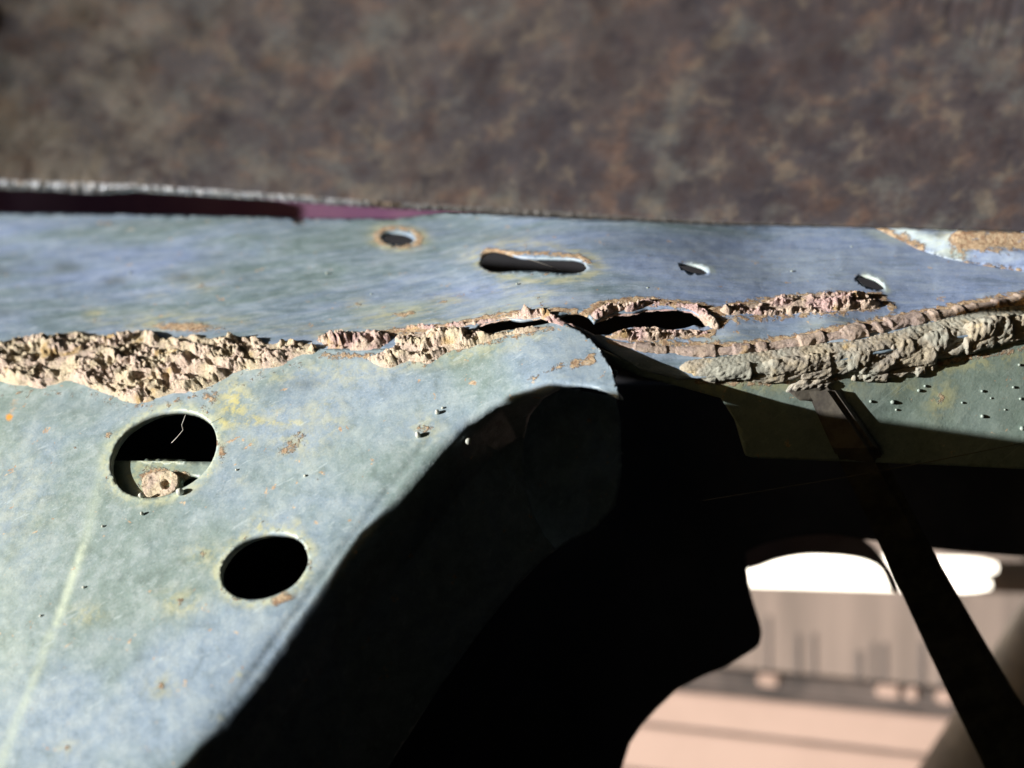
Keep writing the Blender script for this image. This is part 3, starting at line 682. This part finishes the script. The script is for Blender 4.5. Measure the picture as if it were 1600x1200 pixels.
# rolled brown arch flange inside the opening
archo = sheet('opening_flange', curve_pts([(1160, 874), (1172, 858), (1205, 845), (1250, 834), (1300, 831), (1345, 838), (1380, 872), (1400, 905), (1405, 925), (1394, 922), (1385, 900), (1372, 884), (1340, 872), (1290, 867), (1250, 868), (1210, 876), (1170, 890)], 2, True), [], lambda x, y: 0.56 + 0 * np.asarray(x, float), 8, 0.003, simple_mat('brown_primer', (0.30, 0.22, 0.19), (0.38, 0.29, 0.25), 60, 0.7), brk, seed=64)

# ------------------------------------------------------------------ diagonal strut
def prism(name, ptsL, ptsR, Ys, depthback, mat, parent=None, bev=0.0012):
    import bmesh
    bm = bmesh.new(); rings = []
    for (a, b2, Y) in zip(ptsL, ptsR, Ys):
        p = Vector(w3(np.array(a[0]), np.array(a[1]), Y)); q = Vector(w3(np.array(b2[0]), np.array(b2[1]), Y))
        bk = Vector((0.004, depthback, 0))
        rings.append([bm.verts.new(v) for v in (p, q, q + bk, p + bk)])
    for r0, r1 in zip(rings, rings[1:]):
        for k in range(4): bm.faces.new((r0[k], r0[(k + 1) % 4], r1[(k + 1) % 4], r1[k]))
    bm.faces.new(rings[0][::-1]); bm.faces.new(rings[-1])
    bmesh.ops.recalc_face_normals(bm, faces=bm.faces)
    if bev: bmesh.ops.bevel(bm, geom=[e for e in bm.edges if len(e.link_faces) == 2 and e.calc_face_angle(0) > 0.6], offset=bev, segments=3, affect='EDGES')
    me = bpy.data.meshes.new(name); bm.to_mesh(me); bm.free(); me.materials.append(mat)
    o = bpy.data.objects.new(name, me); COL.objects.link(o)
    if parent: o.parent = parent
    return o
strut = prism('diagonal_strut', [(1254, 606), (1296, 700), (1345, 800), (1394, 905), (1440, 1005), (1480, 1090), (1535, 1200), (1580, 1290)], [(1296, 604), (1362, 700), (1412, 790), (1462, 885), (1522, 990), (1575, 1080), (1640, 1180), (1700, 1280)],
              [.3795, .3855, .408, .430, .448, .455, .465, .470], 0.0035, M_strut)
tag(strut, 'dark flat steel strut running diagonally down in front of the bright lamp', 'strut')
tab = sheet('end_tab', [(1232, 612), (1240, 602), (1262, 600), (1290, 596), (1286, 612), (1276, 626), (1250, 626)], [], lambda x, y: depthC(x, y) - 0.0012, 6, 0.001, M_strut, strut, seed=66)

# ------------------------------------------------------------------ shaft lower right
def tube(name, pts, rad, mat, parent=None, K=28):
    P = np.array(pts, float); n = len(P)
    T = np.gradient(P, axis=0); T /= np.linalg.norm(T, axis=1, keepdims=True)
    ref = np.array([0.1, 0.2, 1.0]); V = []
    for i in range(n):
        a = np.cross(T[i], ref); a /= np.linalg.norm(a); b2 = np.cross(T[i], a)
        r = rad[i] if hasattr(rad, '__len__') else rad
        for k in range(K):
            t = 2 * math.pi * k / K
            V.append(P[i] + r * (a * math.cos(t) + b2 * math.sin(t)))
    Fc = [(i * K + k, i * K + (k + 1) % K, (i + 1) * K + (k + 1) % K, (i + 1) * K + k) for i in range(n - 1) for k in range(K)]
    Fc.append(tuple(range(K))[::-1]); Fc.append(tuple((n - 1) * K + k for k in range(K)))
    o = link(name, V, Fc, mat, parent)
    me = o.data
    import bmesh
    bm = bmesh.new(); bm.from_mesh(me); bmesh.ops.recalc_face_normals(bm, faces=bm.faces); bm.to_mesh(me); bm.free()
    return o
M_shaft = simple_mat('dusty_steel', (0.20, 0.165, 0.14), (0.42, 0.35, 0.29), 25, 0.6, bumpd=0.002)
p0 = w3(1476, 1290, .76); p1 = w3(1700, 945, .72)
shaft = tube('drive_shaft', [p0 + (p1 - p0) * t for t in np.linspace(0, 1, 12)], 0.029, M_shaft)
tag(shaft, 'round dusty grey shaft at the lower right behind the diagonal strut', 'shaft')

# ------------------------------------------------------------------ ground and an unseen enclosure added round the camera to cut ambient light
def box_parts(name, quads, mat, label, cat):
    V = []; Fc = []
    for q in quads:
        o = len(V); V += list(q); Fc.append((o, o + 1, o + 2, o + 3))
    o = link(name, V, Fc, mat, smooth=False); md = o.modifiers.new('thickness', 'SOLIDIFY'); md.thickness = 0.003
    tag(o, label, cat); return o
box_parts('light_enclosure', [[(.50, -.6, -.5), (.42, .72, -.5), (.42, .72, .30), (.50, -.6, .30)], [(-.35, -.6, .30), (.50, -.6, .30), (.42, .72, .30), (-.35, .60, .30)], [(-.36, -.6, -.5), (.50, -.6, -.5), (.50, -.6, .30), (-.36, -.6, .30)], [(-.36, -.6, -.5), (.50, -.6, -.5), (.42, .72, -.5), (-.36, .72, -.5)], [(-.36, -.6, -.5), (-.36, .3, -.5), (-.36, .3, -.13), (-.36, -.6, -.13)], [(-.36, -.6, .17), (-.36, .38, .17), (-.36, .38, .30), (-.36, -.6, .30)]],
          M_enclosure, 'unseen black liner curving round behind the viewpoint', 'enclosure')
g = link('ground', [(-6, -6, -.62), (6, -6, -.62), (6, 6, -.62), (-6, 6, -.62)], [(0, 1, 2, 3)], simple_mat('asphalt', (.04, .04, .04), (.06, .058, .055), 20, .9), smooth=False)
g['kind'] = 'structure'

# ------------------------------------------------------------------ lamp and wall behind
def quad_box(name, x0, x1, y0, y1, Y, thick, mat, parent=None, slope=0.0):
    """box whose front face covers x0..x1, y0..y1 (frame units at depth Y); turned with the wall"""
    import bmesh
    bm = bmesh.new()
    def pt(x, y, extra=0.0):
        Yx = wallY(x, Y); v = Vector(w3(np.array(x), np.array(y), Yx)); return v + WN * -extra
    f = [bm.verts.new(pt(x0, y0)), bm.verts.new(pt(x1, y0)), bm.verts.new(pt(x1, y1)), bm.verts.new(pt(x0, y1))]
    g = [bm.verts.new(pt(x0, y0, thick)), bm.verts.new(pt(x1, y0, thick)), bm.verts.new(pt(x1, y1, thick)), bm.verts.new(pt(x0, y1, thick))]
    bm.faces.new(f); bm.faces.new(g[::-1])
    for k in range(4): bm.faces.new((f[k], f[(k + 1) % 4], g[(k + 1) % 4], g[k]))
    bmesh.ops.recalc_face_normals(bm, faces=bm.faces)
    me = bpy.data.meshes.new(name); bm.to_mesh(me); bm.free(); me.materials.append(mat)
    o = bpy.data.objects.new(name, me); COL.objects.link(o)
    if parent: o.parent = parent
    return o
WA = math.radians(24)
WN = Vector((-math.sin(WA), -math.cos(WA), 0))
def wallY(x, Y):                                   # plane through (px 1250, Y) with normal WN
    u0 = (1250 - 800) / F; k = WN.x * u0 * Y + WN.y * Y
    return k / (WN.x * (x - 800) / F + WN.y)
def wz(x, y, Y=1.5):                                # world point on the wall plane from frame coords at px 1250
    Yx = wallY(x, Y); return Yx
YW = 0.95
wall = empty('garage_wall', w3(1250, 1100, YW).tolist(), 'pale pinkish boarded wall with dark drip stained sill, blurred behind the opening', 'wall')
inv = -Vector(wall.location)
def wall_box(name, a0, a1, z0, z1, out, thick, mat, rnd=0.0):
    """a0..a1 metres along wall, z0..z1 heights, front face 'out' metres proud of the wall plane"""
    import bmesh
    A = Vector((math.cos(WA), -math.sin(WA), 0)); O = Vector(w3(1250, 600, YW)); bm = bmesh.new()
    vs = []
    for dd in (out, out - thick):
        for (a, z) in ((a0, z0), (a1, z0), (a1, z1), (a0, z1)):
            vs.append(bm.verts.new(O + A * a + WN * dd + Vector((0, 0, z)) + inv))
    f = vs[:4]; g = vs[4:]
    bm.faces.new(f); bm.faces.new(g[::-1])
    for k in range(4): bm.faces.new((f[k], f[(k + 1) % 4], g[(k + 1) % 4], g[k]))
    bmesh.ops.recalc_face_normals(bm, faces=bm.faces)
    if rnd: bmesh.ops.bevel(bm, geom=bm.edges[:], offset=rnd, segments=3, affect='EDGES')
    me = bpy.data.meshes.new(name); bm.to_mesh(me); bm.free(); me.materials.append(mat)
    o = bpy.data.objects.new(name, me); COL.objects.link(o); o.parent = wall
    return o
def zz(py): return (600 - py) / F * YW
M_band = simple_mat('band_shade_tone', (0.13, 0.10, 0.082), (0.20, 0.152, 0.125), 9, 0.8, stretch=(5, 5, .3))  # lower albedo paints the shade on the upper wall
M_board = simple_mat('pink_board', (0.30, 0.205, 0.16), (0.36, 0.25, 0.20), 5, 0.7)
M_sill = simple_mat('dark_sill', (0.03, 0.023, 0.02), (0.09, 0.068, 0.058), 30, 0.8)
M_drip = simple_mat('drip_stain', (0.08, 0.065, 0.06), (0.11, 0.09, 0.08), 40, 0.8)
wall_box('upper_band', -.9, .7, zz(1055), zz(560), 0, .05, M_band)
wall_box('wall_sill', -.9, .7, zz(1078), zz(1052), .018, .05, M_sill, .003)
wall_box('wall_sill', -.9, .7, zz(1094), zz(1078) - .002, .010, .04, M_sill, .002)
yb = 1098
for k in range(7):
    h = [62, 78, 80, 82, 82, 82, 82][k]
    wall_box('board', -.9, .7, zz(yb + h - 7), zz(yb), .006, .04, M_board, .0015); yb += h
wall_box('backing', -.9, .7, zz(yb), zz(1050), -.002, .03, M_sill)
for px in (1200, 1245, 1268, 1332, 1352, 1368, 1420, 1450):
    a = (px - 1250) / F * YW * 1.05; L = random.uniform(45, 95)
    wall_box('drip_stain', a, a + random.uniform(.002, .0045), zz(1054), zz(1054 - L), .0012, .004, M_drip)
for px, wd in ((1195, 34), (1365, 36), (1446, 26), (1405, 20)):
    a = (px - 1250) / F * YW * 1.05
    wall_box('mortar_patch', a, a + wd / F * YW, zz(1068), zz(1050), .021, .01, M_board, .002)

m = bpy.data.materials.new('lit_tube'); m.use_nodes = True
nt = m.node_tree; nt.nodes.clear(); out = nt.nodes.new('ShaderNodeOutputMaterial'); e = nt.nodes.new('ShaderNodeEmission')
e.inputs[0].default_value = (1.0, 0.90, 0.74, 1); e.inputs[1].default_value = 2.6; nt.links.new(e.outputs[0], out.inputs[0])
A_ = np.array([math.cos(WA), -math.sin(WA), 0])
lampc = w3(1556, 906, .84)
lamp = empty('tube_lamp', lampc.tolist(), 'glowing white twin tube strip lamp on the wall behind the strut', 'lamp')
ldir = w3(1556, 906, .84) - w3(1100, 893, .86); ldir /= np.linalg.norm(ldir)
for dz, ex in ((0.0080, 0.0), (-0.0030, -0.004)):
    pts = []; rad = []
    for t in np.linspace(0, 1, 30):
        s_ = -0.28 * t; pts.append(ldir * (s_ + ex) + np.array([0, 0, dz])); rad.append(0.0056 * min(1, math.sqrt(max(t, 0.0) * 14 + .25)))
    tube('tube', pts, rad, m, lamp, 20)
tube('lamp_housing', [ldir * (-0.010) + np.array([0.0, .011, 0.002]), ldir * (-0.28) + np.array([0.0, .011, 0.002])], 0.009, simple_mat('lamp_housing', (0.5, 0.48, 0.42), (0.6, 0.58, 0.5), 10, .5), lamp, 16)

# ------------------------------------------------------------------ purple curved panel behind the flange, upper left
pv = []; pf = []
NX = 40
for i in range(NX):
    t = i / (NX - 1)
    px = -120 + 1000 * t
    # bulges towards the viewer at the left, then turns square to the view
    Yc = 0.70 + 0.08 * (1 - math.exp(-max(0, t - 0.12) * 5.0))
    for j in range(5):
        pv.append(w3(px, 250 + 32 * j, Yc).tolist())
for i in range(NX - 1):
    for j in range(4): pf.append((i * 5 + j, i * 5 + j + 1, (i + 1) * 5 + j + 1, (i + 1) * 5 + j))
pp = link('body_panel', pv, pf, M_purple)
md = pp.modifiers.new('thickness', 'SOLIDIFY'); md.thickness = 0.002
tag(pp, 'dull purple painted body panel seen in the gap above the shelf', 'body panel')

# ------------------------------------------------------------------ near rusty plate with cut edge
plate = empty('rusty_plate', w3(300, 290, .30).tolist(), 'thick mottled brown rusty steel plate in the foreground with a bright cut lower edge', 'steel plate')
PL = np.array(plate.location)
ex = [-230, 0, 200, 350, 500, 650, 800, 1000, 1100, 1300, 1600, 1900]
ey = [272, 281, 288, 297, 308, 318, 326, 339, 346, 352, 361, 368]
bx = [-230, 0, 80, 150, 220, 300, 400, 500, 600, 700, 800, 950, 1100, 1330, 1500, 1900]
by = [290, 295, 298, 303, 299, 305, 311, 318, 325, 330, 338, 344, 351, 355, 360, 369]
xs = np.arange(-64, 1900, 4.0)
e0 = np.interp(xs, ex, ey) + 2.2 * (fbm(xs / 25, xs * 0, 91, 4) - .5)
b0 = np.maximum(np.interp(xs, bx, by) + 2.5 * (fbm(xs / 14, xs * 0 + 3, 95, 4) - .5), e0 + 0.8)
Ye = .278 + .052 * ((xs + 64) / 1964) ** 0.9
E0 = w3(xs, e0, Ye); e00 = np.polyval(np.polyfit((xs - 900) / 900, np.interp(xs, ex, ey), 4), (xs - 900) / 900)
B0 = w3(xs, b0, Ye + 0.0006)
NR = 46
rows = [E0]
for j in range(1, NR):
    q = 0.0015 * j
    off = np.array([0, -0.60, 0.80]) * q
    bulge = 0.0005 * (fbm(xs / 90, xs * 0 + j / 5.0, 97, 2) - .5)
    Yr = Ye - 0.60 * q + bulge * min(1, j / 4)
    zr = w3(xs, e00 + (e0 - e00) * max(0, 1 - j / 3), Ye)[:, 2] + 0.80 * q
    P = np.stack([(xs - 800) / F * Yr, Yr, zr], -1)
    rows.append(P)
R = np.stack(rows) - PL
n = len(xs)
Fc = [(j * n + i, j * n + i + 1, (j + 1) * n + i + 1, (j + 1) * n + i) for j in range(NR - 1) for i in range(n - 1)]
V = R.reshape(-1, 3)
# back face
bk = np.stack([B0 + np.array([0, -0.60, 0.80]) * q + np.array([0, .001, 0]) for q in (0.0, 0.03, 0.066)]) - PL
o0 = len(V); V = np.vstack([V, bk.reshape(-1, 3)])
Fc += [(o0 + j * n + i, o0 + (j + 1) * n + i, o0 + (j + 1) * n + i + 1, o0 + j * n + i + 1) for j in range(2) for i in range(n - 1)]
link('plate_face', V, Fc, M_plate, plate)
K = 6; rr = []
for k in range(K):
    t = k / (K - 1)
    P = E0 * (1 - t) + B0 * t + np.array([0, -0.0009 * math.sin(math.pi * t), 0])
    P[:, 1] += 0.0008 * (fbm(xs / 4, np.full(n, k * .7), 120, 3) - .5)
    rr.append(P)
rr = np.stack(rr) - PL
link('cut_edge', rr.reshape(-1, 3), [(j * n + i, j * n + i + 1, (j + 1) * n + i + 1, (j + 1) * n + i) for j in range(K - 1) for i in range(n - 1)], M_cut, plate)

# ------------------------------------------------------------------ threads
def thread(pts, r, label, parent_name='cobweb_thread', cat='cobweb'):
    P = [w3(np.array(a), np.array(b2), Y).tolist() for a, b2, Y in pts]
    o = tube(parent_name, P, r, M_web_thread, None, 6)
    if cat == 'wire': o.data.materials[0] = M_strut
    tag(o, label, cat); return o
Y1 = float(planeA(256, 709))
thread([(290, 648, Y1), (284, 664, Y1 + .001), (286, 672, Y1 + .001), (276, 684, Y1 + .002), (268, 692, Y1 + .002)], 0.00010, 'pale cobweb thread hanging inside the upper round hole')
Yb = float(depthB(838, 410))
thread([(800, 398, Yb - .0005), (840, 409, Yb - .0005), (880, 424, Yb - .0005)], 0.00006, 'fine cobweb thread stretched across the long slot')
thread([(1098, 782, .388), (1180, 769, .388), (1330, 744, .388), (1450, 722, .389), (1620, 688, .392)], 0.00016, 'thin straight wire crossing the dark area under the welds', 'thin_wire', 'wire')
